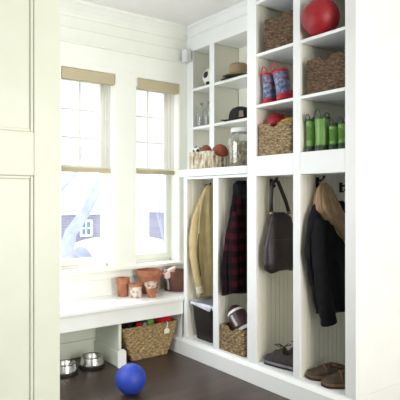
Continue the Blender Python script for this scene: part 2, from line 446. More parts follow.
# ------------------------------------------------------------------ window shades
def shade(label, x0, x1):
    t = thing('window_shade', label, 'window shade', ((x0 + x1) / 2, YB + 0.02, 1.49), 0, 'window shades')
    B(x0 + 0.003, x1 - 0.003, YB - 0.022, YB + 0.035, 2.195, 2.284).build('cassette', 'shade', t, bevel=0.006, world=True)
    B(x0 + 0.008, x1 - 0.008, YB + 0.048, YB + 0.050, 1.50, 2.27).build('sheer_fabric', 'sheer', t, world=True)
    B(x0 + 0.008, x1 - 0.008, YB + 0.040, YB + 0.060, 1.470, 1.508).build('hem_bar', 'shade', t, bevel=0.005, world=True)
    return t
shade('tan roller shade with sheer fabric on the window beside the open door', *W1)
s2 = shade('tan roller shade with sheer fabric on the window nearest the cubbies', *W2)
B(W2[0] - 0.008, W2[0] + 0.002, YB - 0.028, YB - 0.019, 2.21, 2.285).build('bracket', 'plastic', s2, bevel=0.002, world=True)

# ------------------------------------------------------------------ bench
t = thing('bench', 'white built-in window bench with terracotta pots on it', 'bench', (1.9, 3.6, 0))
MB().loft([[(x, y, z) for x, y in ((0.87, 3.47), (XF - 0.001, 3.47), (XF - 0.001, 3.500), (XR - 0.003, 3.500), (XR - 0.003, YB - 0.003), (0.87, YB - 0.003))] for z in (0.436, 0.464)]).build('seat', 'bench', t, bevel=0.005, world=True)
B(0.87, XF, 3.490, 3.512, 0.324, 0.435).build('apron', 'bench', t, bevel=0.003, world=True)
B(1.882, 1.906, 3.515, YB - 0.02, 0, 0.435).build('divider_panel', 'door', t, bevel=0.003, world=True)
m = MB(); m.box(1.868, 1.881, 3.50, YB - 0.02, 0, 0.115); m.box(1.907, 1.920, 3.50, YB - 0.02, 0, 0.115)
m.build('divider_baseboard', 'door', t, bevel=0.005, world=True)
# rounded end block
pr = [(-0.034, 0), (0.034, 0), (0.034, 0.105)] + [(0.034 * math.cos(a * PI / 8), 0.105 + 0.03 * math.sin(a * PI / 8)) for a in range(1, 8)] + [(-0.034, 0.105)]
MB().loft([[(1.894 + px, y, pz) for px, pz in pr] for y in (3.478, 3.499)]).build('end_block', 'bench', t, bevel=0.003, world=True)
B(XF, XF + 0.02, 3.515, YB - 0.02, 0, 0.435).build('end_panel', 'cabinet', t, world=True)
MB().loft([[(px, y, pz) for px, pz in ((XF - 0.001, 0), (XF - 0.020, 0), (XF - 0.020, 0.105), (XF - 0.012, 0.118), (XF - 0.004, 0.124), (XF - 0.001, 0.134))] for y in (3.4985, YB - 0.02)]).build('end_baseboard', 'cabinet', t, world=True)

# ------------------------------------------------------------------ lockers
ZL, ZT = 0.144, 1.411       # locker floor, locker opening top
S1, S2, S3 = 1.547, 1.896, 2.242
def beads(mb, y, x0, x1, z0, z1, w=0.042, d=0.003):
    x = x0
    while x < x1 - 0.01:
        mb.box(x + 0.0022, min(x + w - 0.0022, x1), y - d, y, z0, z1); x += w
def hook(parent, x, y, z):
    m = MB()
    m.box(x - 0.012, x + 0.012, y - 0.008, y, z - 0.035, z + 0.03)
    m.tube([(x, y - 0.006, z + 0.012), (x, y - 0.03, z + 0.008), (x, y - 0.052, z + 0.022), (x, y - 0.06, z + 0.04)], [0.006, 0.006, 0.006, 0.008], 8)
    m.tube([(x, y - 0.006, z - 0.02), (x, y - 0.022, z - 0.03), (x, y - 0.036, z - 0.022), (x, y - 0.04, z - 0.01)], [0.005, 0.005, 0.005, 0.007], 8)
    return m.build('coat_hook', 'iron', parent, smooth=True, world=True)

def plinth(parent, y0, y1):
    prof = [(XR, 0), (XF - 0.020, 0), (XF - 0.020, 0.105), (XF - 0.012, 0.118), (XF - 0.004, 0.124), (XF, 0.134), (XF, ZL), (XR, ZL)]
    MB().loft([[(px, y, pz) for px, pz in prof] for y in (y0, y1)]).build('plinth', 'cabinet', parent, world=True)

# left lockers
t = thing('locker_cabinet', 'white lower locker cabinet with two open bays, nearer the windows', 'cabinet', (2.75, 3.1, 0))
plinth(t, 2.681, YB - 0.004 - 0.42 + 0.0)
B(XF, XF + 0.02, 3.442, 3.485, ZL, 1.43).build('stile', 'cabinet', t, bevel=0.002, world=True)
B(XF, XF + 0.02, 3.043, 3.103, ZL, 1.43).build('stile', 'cabinet', t, bevel=0.002, world=True)
m = MB(); m.box(XF, XF + 0.02, 2.723, 3.042, ZT, 1.43); m.box(XF, XF + 0.02, 3.104, 3.441, ZT, 1.43)
m.build('top_rail', 'cabinet', t, world=True)
B(XF + 0.021, XR - 0.01, 2.690, 3.484, 1.411, 1.429).build('top_board', 'cabinet', t, world=True)
B(XR - 0.02, XR - 0.006, 2.723, 3.445, ZL, 1.41).build('back_panel', 'cream', t, world=True)
for y0, y1 in ((3.449, 3.484), (3.050, 3.096)):
    m = B(XF + 0.021, XR - 0.021, y0, y1, ZL, 1.41); beads(m, y0, XF + 0.062, XR - 0.03, ZL, 1.41)
    m.build('side_panel', 'cream', t, world=True)
hook(t, 2.655, 3.446, 1.345); hook(t, 2.62, 3.044, 1.345)
# ledge
t2 = tag(MB().box(XF - 0.024, XU + 0.27, 2.724, 3.512, 1.432, 1.488).build('ledge', 'cabinet', bevel=0.004), 'thick white ledge over the lockers holding a basket and jar', 'ledge')

# small cubbies over the ledge
t = thing('wall_cubby', 'white upper cubby unit with small compartments above the ledge', 'cabinet', (2.93, 3.4, 1.49))
def cub(name, mb, mat='cabinet', bv=0.002): return mb.build(name, mat, t, bevel=bv, world=True)
cub('stile', B(XU, XU + 0.02, 3.815, YB - 0.001, 1.49, 2.58)); cub('stile', B(XU, XU + 0.02, 3.510, 3.575, 1.49, 2.58))
for z in (S2, S3):
    cub('shelf', B(XU + 0.001, XR - 0.001, 2.725, 3.509, z - 0.022, z)); cub('shelf', B(XU + 0.001, XR - 0.001, 3.576, 3.814, z - 0.022, z))
cub('top_panel', B(XU, XU + 0.02, 2.725, YB - 0.001, 2.581, ZC))
m = B(XU + 0.021, XR - 0.001, 2.725, YB - 0.001, 2.581, 2.60); cub('top_board', m)
cub('side_panel', B(XU + 0.021, XR - 0.001, 3.822, YB - 0.001, 1.49, 2.58), 'cream')
cub('divider', B(XU + 0.021, XR - 0.001, 3.517, 3.568, 1.49, 2.58), 'cream')
cub('back_panel', B(XR - 0.014, XR - 0.002, 2.725, 3.508, 1.49, 2.58), 'cream')
cub('bottom_board', B(XU, XR - 0.001, 3.514, YB - 0.001, 1.465, 1.489))
def crown_y(x0, z0, y0, y1, d=0.09, h=0.11):
    prof = [(0, 0), (-0.012, 0), (-0.012, 0.02), (-0.03, 0.045), (-d + 0.02, h - 0.03), (-d, h - 0.02), (-d, h), (0, h)]
    return MB().loft([[(x0 + px, y, z0 + pz) for px, pz in prof] for y in (y0, y1)])
crown_y(XU, ZC - 0.091, 2.725, YB - 0.036, 0.055, 0.09).build('crown', 'cabinet', t, world=True)

# right tower
t = thing('locker_tower', 'tall white cubby tower with three rows of cubes over two lockers', 'cabinet', (2.75, 2.2, 0))
def tw(name, mb, mat='cabinet', bv=0.002): return mb.build(name, mat, t, bevel=bv, world=True)
plinth(t, 1.82, 2.680)
for y0, y1 in ((2.632, 2.7225), (2.235, 2.293), (1.821, 1.895)): tw('stile', B(XF, XF + 0.02, y0, y1, ZL, 2.70))
for z0, z1 in ((ZT, S1),):
    tw('rail', B(XF + 0.0005, XF + 0.02, 2.294, 2.631, z0, z1)); tw('rail', B(XF + 0.0005, XF + 0.02, 1.896, 2.234, z0, z1))
tw('top_panel', B(XF + 0.0005, XF + 0.02, 1.821, 2.722, 2.701, ZC))
for y0, y1 in ((2.639, 2.721), (2.242, 2.286)):
    m = B(XF + 0.021, XR - 0.022, y0, y1, ZL, 2.70); beads(m, y0, XF + 0.062, XR - 0.03, ZL, ZT)
    tw('side_panel', m, 'cream', 0)
tw('end_panel', B(XF + 0.001, XR, 1.8205, 1.890, 0, ZC) if False else B(XF + 0.021, XR - 0.001, 1.821, 1.888, ZL, 2.70), 'cabinet')
tw('back_panel', B(XR - 0.02, XR - 0.004, 1.89, 2.72, ZL, 2.70), 'cream')
for y0, y1 in ((2.294, 2.631), (1.896, 2.234)):
    for z in (S2, S3, 2.60): tw('shelf', B(XF + 0.002, XR - 0.021, y0, y1, z - 0.020, z))
    tw('shelf', B(XF + 0.021, XR - 0.021, y0, y1, S1 - 0.022, S1))
    tw('locker_ceiling', B(XF + 0.021, XR - 0.021, y0, y1, ZT, ZT + 0.018))
hook(t, 2.600, 2.633, 1.365); hook(t, 2.615, 2.236, 1.365)
hook(t, 2.85, 2.236, 1.335)

# ------------------------------------------------------------------ wall speaker
t = thing('wall_speaker', 'small pale box speaker high in the corner by the ceiling', 'speaker', (2.745, 3.84, 2.492))
B(2.712, 2.772, 3.815, 3.884, 2.480, 2.592).build('cabinet', 'plastic', t, bevel=0.008, world=True)
B(2.717, 2.767, 3.811, 3.8145, 2.487, 2.585).build('grille', 'white_soft', t, bevel=0.001, world=True)

# ------------------------------------------------------------------ baskets
def basket(label, cx, cy, lx, ly, z, h, mat='weave', taper=0.0, tapery=None, notch=None, group=None, cat='basket', rz=0, cell=(0.030, 0.021), amp=0.0042, vertical=False, name='woven_basket'):
    """lx along X, ly along Y at the rim; open woven box, notch cut in the -X face; 'y' in the -Y face"""
    t = thing(name, label, cat, (cx, cy, z), rz, group)
    rc = 0.020
    def loop(ax, ay, N):
        P = []
        segs = [((ax - rc), (-ay + rc), 0), ]
        per = []
        hx, hy = ax, ay
        # perimeter sampled by angle-free walk
        pts = []
        def arc(cx_, cy_, a0):
            for k in range(7): a = a0 + PI / 2 * k / 6; pts.append((cx_ + rc * math.cos(a), cy_ + rc * math.sin(a)))
        arc(hx - rc, hy - rc, 0); arc(-hx + rc, hy - rc, PI / 2); arc(-hx + rc, -hy + rc, PI); arc(hx - rc, -hy + rc, 1.5 * PI)
        pts.append(pts[0])
        L = [0]
        for a, b_ in zip(pts, pts[1:]): L.append(L[-1] + math.dist(a, b_))
        out = []
        i = 0
        for k in range(N):
            s_ = L[-1] * k / N
            while L[i + 1] < s_: i += 1
            f = (s_ - L[i]) / max(1e-9, L[i + 1] - L[i])
            x = pts[i][0] + (pts[i + 1][0] - pts[i][0]) * f; y = pts[i][1] + (pts[i + 1][1] - pts[i][1]) * f
            dx = pts[i + 1][0] - pts[i][0]; dy = pts[i + 1][1] - pts[i][1]; l = math.hypot(dx, dy) or 1
            out.append((x, y, dy / l, -dx / l))
        return out
    per = 2 * (lx + ly)
    nc = max(12, int(per / cell[0] / 2) * 2); N = nc * 4
    rows = max(4, int(h / cell[1])); Rr = rows * 3
    m = MB(); loops = []
    for r in range(Rr + 1):
        v = r / Rr; k = 1 - taper * (1 - v); ky = 1 - (taper if tapery is None else tapery) * (1 - v) ** 1.3
        lp = loop(lx / 2 * k, ly / 2 * ky, N); row = []
        for j, (x, y, nx, ny) in enumerate(lp):
            u = j / 4
            if vertical: a = amp * (math.cos(2 * PI * u / 2) + 0.3 * math.sin(PI * v * rows))
            else: a = amp * math.cos(PI * u) * math.cos(PI * (v * rows - 0.5)) * 1.4 + amp * 0.4 * abs(math.sin(PI * v * rows))
            row.append((x + nx * a, y + ny * a, v * h))
        loops.append(row)
    vs = [p for l in loops for p in l]; fs = []
    for r in range(Rr):
        for j in range(N):
            k = (j + 1) % N; q = (r * N + j, r * N + k, (r + 1) * N + k, (r + 1) * N + j)
            c = sum((Vector(vs[i]) for i in q), Vector()) / 4
            if notch == 'x' and c.x < 0 and ((c.y / 1.5) ** 2 + (c.z - h) ** 2) < 0.028 ** 2 and abs(c.x) > lx / 2 * 0.8: continue
            if notch == 'y' and c.y < 0 and (((c.x - 0) / 1.9) ** 2 + (c.z - h) ** 2) < 0.045 ** 2 and abs(c.y) > ly / 2 * 0.8: continue
            fs.append(q)
    m.add(vs, fs)
    m.build('body', mat, t, smooth=True, solid=0.007)
    k = 1 - taper; ky = 1 - (taper if tapery is None else tapery)
    b0 = MB(); b0.box(-lx / 2 * k + 0.012, lx / 2 * k - 0.012, -ly / 2 * ky + 0.012, ly / 2 * ky - 0.012, 0.001, 0.008); b0.build('bottom', mat, t)
    # braided rim
    lp = loop(lx / 2 - 0.003, ly / 2 - 0.003, N)
    rim = MB(); run = []
    for j, (x, y, nx, ny) in enumerate(lp):
        dz = 0
        if notch == 'x' and x < -lx * 0.4 and abs(y) < 0.042: dz = -math.sqrt(max(0, 0.028 ** 2 - (y / 1.5) ** 2))
        if notch == 'y' and y < -ly * 0.4 and abs(x) < 0.0855: dz = -math.sqrt(max(0, 0.045 ** 2 - (x / 1.9) ** 2))
        run.append((x, y, h + dz + 0.001))
    rim.tube(run, [0.0068 + 0.0014 * math.cos(PI * j / 2) for j in range(N)], 8, closed=True)
    rim.build('rim', mat, t, smooth=True)
    return t
cb = 'baskets in the white cubes and lockers'
basket('brown woven basket alone in the top left cube beside the red ball', 2.612, 2.440, 0.28, 0.265, S3 + 0.001, 0.210, 'weave_dark', notch='x')
basket('large brown woven basket in the cube directly above the green boots', 2.612, 2.050, 0.28, 0.300, S2 + 0.001, 0.205, 'weave_dark', notch='x')
basket('square woven basket with handle cut-out holding a red ball and yellow cloth', 2.608, 2.474, 0.28, 0.305, S1 + 0.001, 0.205, 'weave', notch='x')
basket('woven basket on a locker floor with a football resting in it', 2.600, 2.900, 0.27, 0.272, ZL + 0.001, 0.178, 'weave', notch='x')
basket('low pale striped basket of small balls on the ledge', 2.580, 3.285, 0.235, 0.285, 1.489, 0.128, 'weave_pale', notch='y', cell=(0.020, 0.014), amp=0.0060, vertical=True)
basket('large golden woven floor basket of toys under the bench', 2.187, 3.680, 0.27, 0.505, 0.001, 0.258, 'weave_gold', taper=0.12, tapery=0.36, rz=PI / 2, cell=(0.030, 0.021))

# ------------------------------------------------------------------ balls
def ball(name, label, c, r, mat, cat='ball', seam=None):
    m = MB().sphere((0, 0, 0), r, n=40, m=24)
    o = tag(m.build(name, mat, smooth=True, loc=None), label, cat); o.location = c
    if seam:
        s_ = MB()
        for ax in range(2):
            s_.tube([(r * 1.0 * math.cos(a * PI / 24) if ax == 0 else 0, r * math.sin(a * PI / 24) if ax == 0 else r * math.cos(a * PI / 24), 0 if ax == 0 else r * math.sin(a * PI / 24)) for a in range(48)], r * 0.018, 6, closed=True)
        p = s_.build('seam', seam, o, smooth=True); p['label'] = 'thin dark seam lines'
    return o
ball('playground_ball', 'bright blue rubber ball lying on the dark floor', (1.650 + 0.03, 2.925 + 0.05, 0.099), 0.098, 'blue_rubber')
ball('playground_ball', 'big red rubber ball on the highest shelf in view', (2.505, 2.112, S3 + 0.1145), 0.1135, 'red_ball')
ball('play_ball', 'red ball sitting in the cube basket beside yellow cloth', (2.575, 2.558, S1 + 0.226), 0.070, 'red_ball')
yc = tag(MB().sphere((2.570, 2.415, S1 + 0.203), 0.056, sx=1.5, sz=0.75, n=32, m=18, fn=lambda d: 1 + 0.08 * math.sin(7 * d.x + 3) * math.cos(6 * d.y)).build('folded_cloth', 'yellow', smooth=True, loc=(2.60, 2.40, S1 + 0.13)), 'crumpled yellow cloth beside the red ball in the cube basket', 'cloth')
ball('mini_basketball', 'small orange ball behind the notch of the ledge basket', (2.602, 3.200, 1.489 + 0.128), 0.066, 'basketball', seam='strawband')
ball('play_ball', 'small brown ball in the middle of the ledge basket', (2.540, 3.298, 1.489 + 0.146), 0.046, 'brownball', seam='strawband')

def soccer(label, c, r, rot):
    m = MB(); m.sphere((0, 0, 0), r, n=72, m=44)
    ph = (1 + 5 ** 0.5) / 2; V = []
    for a in (-1, 1):
        for b_ in (-ph, ph): V += [Vector((0, a, b_)), Vector((a, b_, 0)), Vector((b_, 0, a))]
    R = Matrix.Rotation(rot[0], 3, 'X') @ Matrix.Rotation(rot[1], 3, 'Y')
    V = [R @ v.normalized() for v in V]
    for i, f in enumerate(m.f):
        cc = sum((Vector(m.v[k]) for k in f), Vector()).normalized()
        ds = max(v.dot(cc) for v in V)
        if math.acos(min(1, ds)) < 0.36: m.m[i] = 1
    o = tag(m.build('soccer_ball', ['white_soft', 'black_soft'], smooth=True), label, 'ball'); o.location = c
    return o
soccer('black and white soccer ball on the top small shelf', (2.90, 3.672, S3 + 0.089), 0.088, (0.5, 0.75))
soccer('tiny black and white soccer ball in the striped ledge basket', (2.515, 3.382, 1.489 + 0.152), 0.036, (0.3, 0.4))

# football
t = thing('football', 'dark brown football with white stripes lying in the locker basket', 'ball', (2.562, 2.925, ZL + 0.146))
prof = []
for i in range(33):
    a = -PI / 2 + PI * i / 32
    prof.append((max(0.002, 0.078 * math.cos(a) ** 0.85 if abs(math.cos(a)) > 1e-6 else 0.002), 0.132 * math.sin(a)))
fbm = MB(); fbm.lathe(prof, n=36)
for i, f in enumerate(fbm.f):
    z = sum(fbm.v[k][2] for k in f) / len(f)
    if 0.060 < abs(z) < 0.080: fbm.m[i] = 1
fo = fbm.build('body', ['football', 'white_soft'], t, smooth=True)
lc = MB(); lc.tube([(-0.0795 * math.cos(0.0), 0, z) for z in (-0.045, -0.02, 0, 0.02, 0.045)], 0.0045, 6)
for k in range(7): lc.tube([(-0.081, -0.014, -0.038 + k * 0.0127), (-0.082, 0, -0.038 + k * 0.0127), (-0.081, 0.014, -0.038 + k * 0.0127)], 0.003, 6)
ll = lc.build('laces', 'white_soft', fo, smooth=True)
fo.rotation_euler = (math.radians(-42), math.radians(12), math.radians(14)); fo.location = (0, -0.012, 0.068)

# ------------------------------------------------------------------ toys in the floor basket
def lumpy(name, label, cat, c, r, mat, s=(1, 1, 1), seed=0, amp=0.12):
    f = lambda d: 1 + amp * math.sin(5 * d.x + seed) * math.cos(4 * d.y - seed) + amp * 0.5 * math.sin(9 * d.z + 7 * d.x + seed)
    o = tag(MB().sphere((0, 0, 0), r, sx=s[0], sy=s[1], sz=s[2], n=48, m=28, fn=f).build(name, mat, smooth=True), label, cat); o.location = c
    return o
lumpy('stuffed_toy', 'bright red soft toy filling the right end of floor basket', 'toy', (2.345, 3.640, 0.266), 0.068, 'red_cloth', (1.1, 1.05, 0.75), 1)
ball('play_ball', 'green ball in the middle of the floor basket', (2.205, 3.600, 0.274), 0.034, 'green_ball')
ball('play_ball', 'pale blue-grey ball lying low beside the green ball', (2.150, 3.592, 0.258), 0.022, 'blue_grey')
lumpy('stuffed_toy', 'small dark red soft toy between black bag and green ball', 'toy', (2.105, 3.600, 0.262), 0.026, 'red_cloth', (1, 1, .8), 2)
lumpy('cloth_bag', 'crumpled black bag in the left end of floor basket', 'bag', (2.070, 3.710, 0.225), 0.072, 'black_soft', (1.1, 1.0, 0.7), 3)
t = thing('basket_tag', 'white cord and tag hanging on the floor basket front', 'tag', (2.318, 3.545, 0.24))
MB().tube([(2.335, 3.552, 0.270), (2.332, 3.534, 0.258), (2.328, 3.532, 0.235), (2.322, 3.533, 0.218)], 0.0045, 8).build('cord', 'tag', t, smooth=True, world=True)
MB().loft([[(2.322 + a * 0.024, 3.528 + b_, 0.198 + 0.022 * c_) for a, c_ in ((-1, -1), (1, -.8), (1.1, .5), (.2, 1.1), (-.9, .7))] for b_ in (0, 0.007)]).build('label_card', 'tag', t, bevel=0.002, world=True)

# ------------------------------------------------------------------ pet bowls
def bowl(label, x, y, s=1.0):
    t = thing('pet_bowl', label, 'bowl', (x, y, 0), 0, None)
    P = [(0.089, 0.010), (0.084, 0.030), (0.072, 0.070), (0.071, 0.073), (0.0745, 0.076), (0.0745, 0.079), (0.069, 0.080), (0.064, 0.074), (0.058, 0.050), (0.048, 0.030), (0.02, 0.026), (0.001, 0.026)]
    MB().lathe([(r * s, z * s) for r, z in P], n=48, cap0=True, cap1=True).build('bowl_body', 'steel', t, smooth=True)
    MB().lathe([(0.084 * s, 0.001), (0.094 * s, 0.001), (0.094 * s, 0.010), (0.088 * s, 0.014), (0.084 * s, 0.009)], n=48).build('base_ring', 'rubber', t, smooth=True)
    return t
bowl('stainless steel pet bowl standing nearest the bench divider', 1.725, 3.640, 1.06)
bowl('stainless steel pet bowl half hidden by the door edge', 1.500, 3.610, 1.0)

# ------------------------------------------------------------------ pots
def pot(label, x, y, z, r, h, mat='terra', rimh=0.28, group=None, base_r=0.66, soil=True):
    t = thing('terracotta_pot', label, 'flowerpot', (x, y, z), 0, group)
    w = 0.1 * r
    hr = h * (1 - rimh)
    P = [(r * base_r, 0.0), (r * 0.90, hr), ]
    MB().lathe([(r * base_r, 0.0), (r * (base_r + 0.86) / 2, hr * 0.5), (r * 0.86, hr), (r * 0.82, hr), (r * 0.66, hr * 0.5), (r * 0.55, 0.01 + 0.02 * h), (0.001, 0.01 + 0.02 * h)], n=40).build('pot_body', mat, t, smooth=True, bevel=0.001)
    MB().lathe([(r * 0.91, hr + 0.0005), (r * 0.985, hr + 0.002), (r, h * 0.99), (r * 0.985, h), (r * 0.88, h), (r * 0.83, hr + 0.0005)], n=40, cap0=False, cap1=False).build('pot_rim', 'terra' if mat == 'terra_white' else mat, t, smooth=True, bevel=0.001)
    return t
pot('small plain terracotta pot, leftmost on the window bench', 2.073, 3.800, 0.465, 0.056, 0.150, rimh=0.34, base_r=0.74)
pot('squat white-crusted pot in front of the small plain pot', 2.134, 3.700, 0.465, 0.058, 0.108, 'terra_white', rimh=0.2, base_r=0.86)
pot('big wide terracotta pot at the centre of the window bench', 2.315, 3.790, 0.465, 0.112, 0.196, rimh=0.26, base_r=0.60)
pa = pot('small limed pot standing in front of the big terracotta pot', 2.235, 3.620, 0.465, 0.047, 0.078, 'terra', rimh=0.4, base_r=0.72)
pb = pot('small whitened pot stacked on top of another small pot', 2.228, 3.620, 0.518, 0.052, 0.066, 'terra_old', rimh=0.4, base_r=0.72)
t = thing('clay_tub', 'dark brown tub with upright sides at the bench end', 'tub', (2.590, 3.775, 0.465))
MB().lathe([(0.110, 0.0), (0.122, 0.17), (0.116, 0.17), (0.104, 0.012), (0.001, 0.012)], n=44).build('tub_body', 'brown_tub', t, smooth=True, bevel=0.002)
MB().tube([(-0.118, -0.035, 0.150), (-0.130, -0.035, 0.178), (-0.146, -0.03, 0.190), (-0.152, -0.03, 0.176), (-0.140, -0.04, 0.140), (-0.125, -0.045, 0.08), (-0.117, -0.045, 0.02)], [0.008] * 7, 10, flat=1.6).build('strap', 'plastic_grey', t, smooth=True)
t = thing('paper_scoop', 'folded pinkish white paper sticking out of the brown tub', 'paper', (2.50, 3.74, 0.55))
MB().loft([[(-0.045 + 0.02 * a, -0.02 + b_, 0.0 + 0.03) for a, b_ in ((-1, 0), (1, 0), (1, 0.03), (-1, 0.03))], [(-0.02 + 0.055 * a, -0.02 + b_ * 1.4, 0.082 + 0.012 * a) for a, b_ in ((-1, 0), (1, 0), (1, 0.03), (-1, 0.03))], [(0.0 + 0.05 * a, -0.015 + b_ * 1.4, 0.108 + 0.016 * a) for a, b_ in ((-0.6, 0), (1, 0), (1, 0.03), (-0.6, 0.03))]]).build('sheet', 'pink', t, bevel=0.003)

# ------------------------------------------------------------------ wastebasket
t = thing('wastebasket', 'black plastic wastebasket with white liner on the locker floor', 'wastebasket', (2.62, 3.280, ZL + 0.001))
def rr(hx, hy, z, r=0.03, n=5):
    P = []
    for cx_, cy_, a0 in ((hx - r, hy - r, 0), (-hx + r, hy - r, PI / 2), (-hx + r, -hy + r, PI), (hx - r, -hy + r, 1.5 * PI)):
        for k in range(n + 1): a = a0 + PI / 2 * k / n; P.append((cx_ + r * math.cos(a), cy_ + r * math.sin(a), z))
    return P
MB().loft([rr(.115, .105, 0), rr(.118, .108, .006), rr(.14, .135, .27), rr(.146, .141, .272), rr(.146, .141, .285), rr(.138, .133, .285), rr(.112, .102, .01)]).build('bin_body', 'bin', t, bevel=0.002)
lpz = []
for k, (hx, hy, z) in enumerate(((.149, .144, .262), (.154, .149, .275), (.151, .146, .292), (.142, .137, .296), (.132, .127, .270), (.10, .10, .22))):
    L_ = rr(hx, hy, z); lpz.append([(x * (1 + .012 * math.sin(9 * i)), y * (1 + .012 * math.cos(7 * i)), zz + (0.018 if k == 0 else 0.006) * math.sin(i * 1.9 + k)) for i, (x, y, zz) in enumerate(L_)])
MB().loft(lpz, cap0=False).build('bin_liner', 'liner', t, smooth=True)

# ------------------------------------------------------------------ glass jar, bottles
t = thing('glass_jar', 'big glass jar of dog biscuits with lid on the ledge', 'jar', (2.610, 2.965, 1.489))
MB().lathe([(0.002, 0.0), (0.088, 0.0), (0.094, 0.008), (0.094, 0.205), (0.086, 0.225), (0.066, 0.238), (0.066, 0.262), (0.062, 0.262), (0.062, 0.236), (0.081, 0.222), (0.090, 0.203), (0.090, 0.008), (0.002, 0.005)], n=48).build('jar_body', 'jarglass', t, smooth=True)
MB().lathe([(0.070, 0.008), (0.076, 0.012), (0.076, 0.190), (0.06, 0.197), (0.03, 0.194), (0.001, 0.198)], n=48).build('jar_contents', 'biscuit', t, smooth=True)
MB().lathe([(0.071, 0.262), (0.074, 0.265), (0.074, 0.290), (0.066, 0.297), (0.001, 0.299)], n=40).build('lid', 'white_soft', t, smooth=True, bevel=0.001)
def bottle(label, x, y, s, g):
    t = thing('glass_bottle', label, 'bottle', (x, y, S2 + 0.001), 0, g)
    MB().lathe([(0.002 * s, 0), (0.038 * s, 0), (0.041 * s, 0.006), (0.041 * s, 0.12), (0.034 * s, 0.142), (0.017 * s, 0.165), (0.015 * s, 0.196), (0.018 * s, 0.20), (0.012 * s, 0.203), (0.012 * s, 0.165), (0.038 * s, 0.12), (0.038 * s, 0.01), (0.002 * s, 0.008)], n=32).build('bottle_body', 'glass', t, smooth=True)
    MB().lathe([(0.0185 * s, 0.196 * s if s == 1 else 0.198), (0.0185 * s, 0.214), (0.001, 0.216)], n=24).build('stopper', 'plastic_grey', t, smooth=True)
bottle('clear glass bottle on the small shelf, the one nearer the windows', 2.838, 3.762, 0.95, None)
bottle('clear glass bottle on the small shelf, half behind the cubby divider', 2.842, 3.668, 0.95, None)

# ------------------------------------------------------------------ hats
t = thing('straw_hat', 'tan straw hat with dark band on the top small shelf', 'hat', (2.885, 3.300, S3 + 0.001))
def hatring(prof, dent=0):
    return [[(r * 1.12 * math.cos(2 * PI * j / 40), r * math.sin(2 * PI * j / 40), z + (dz * abs(math.sin(2 * PI * j / 40)) ** 2)) for j in range(40)] for r, z, dz in prof]
MB().loft(hatring([(0.128, 0.012, 0.012), (0.130, 0.015, 0.012), (0.085, 0.012, 0.002), (0.080, 0.016, 0), (0.079, 0.06, 0), (0.074, 0.102, 0.0), (0.060, 0.120, 0), (0.03, 0.117, 0), (0.002, 0.110, 0)])).build('crown_and_brim', 'straw', t, smooth=True)
MB().loft(hatring([(0.0805, 0.018, 0), (0.0825, 0.019, 0), (0.0815, 0.036, 0), (0.079, 0.037, 0)]), cap0=False, cap1=False).build('hat_band', 'strawband', t, smooth=True)
tag(MB().lathe([(0.002, 0.0), (0.125, 0.0), (0.128, 0.004), (0.12, 0.009), (0.002, 0.009)], sx=1, sy=1.05, n=40).build('hat_brim', 'cap', smooth=True, loc=None), 'flat black hat lying under the tan straw hat', 'hat').location = (2.885, 3.335, S3 + 0.001)
bpy.data.objects['straw_hat'].location.z = S3 + 0.011
t = thing('baseball_cap', 'black baseball cap with pale mark on the middle small shelf', 'cap', (2.872, 3.262, S2 + 0.001), 0.35)
L_ = []
for z, rx, ry in ((0, .088, .100), (.012, .090, .102), (.05, .089, .098), (.08, .080, .086), (.100, .060, .064), (.110, .030, .032), (.112, .002, .002)):
    L_.append([(rx * math.cos(2 * PI * j / 40), ry * math.sin(2 * PI * j / 40), z + 0.004) for j in range(40)])
MB().loft(L_).build('crown', 'cap', t, smooth=True)
v = []
for zz in (0.0, 0.006):
    v.append([(0.082 * math.cos(a) * (1 - 0.12 * math.sin(a)), 0.062 + 0.125 * math.sin(a), zz + 0.016 - 0.014 * (math.cos(a)) ** 2) for a in [PI * k / 20 for k in range(21)]])
MB().loft(v).build('visor', 'cap', t, smooth=False)
MB().loft([[(-0.085 + 0.004 * k, -0.052 + 0.03 * a * .7, 0.045 + 0.026 * c_) for a, c_ in ((-1, -1), (1, -1), (.8, .9), (-.8, .9))] for k in (-1.6, 1.6)]).build('patch', 'capmark', t, bevel=0.002)

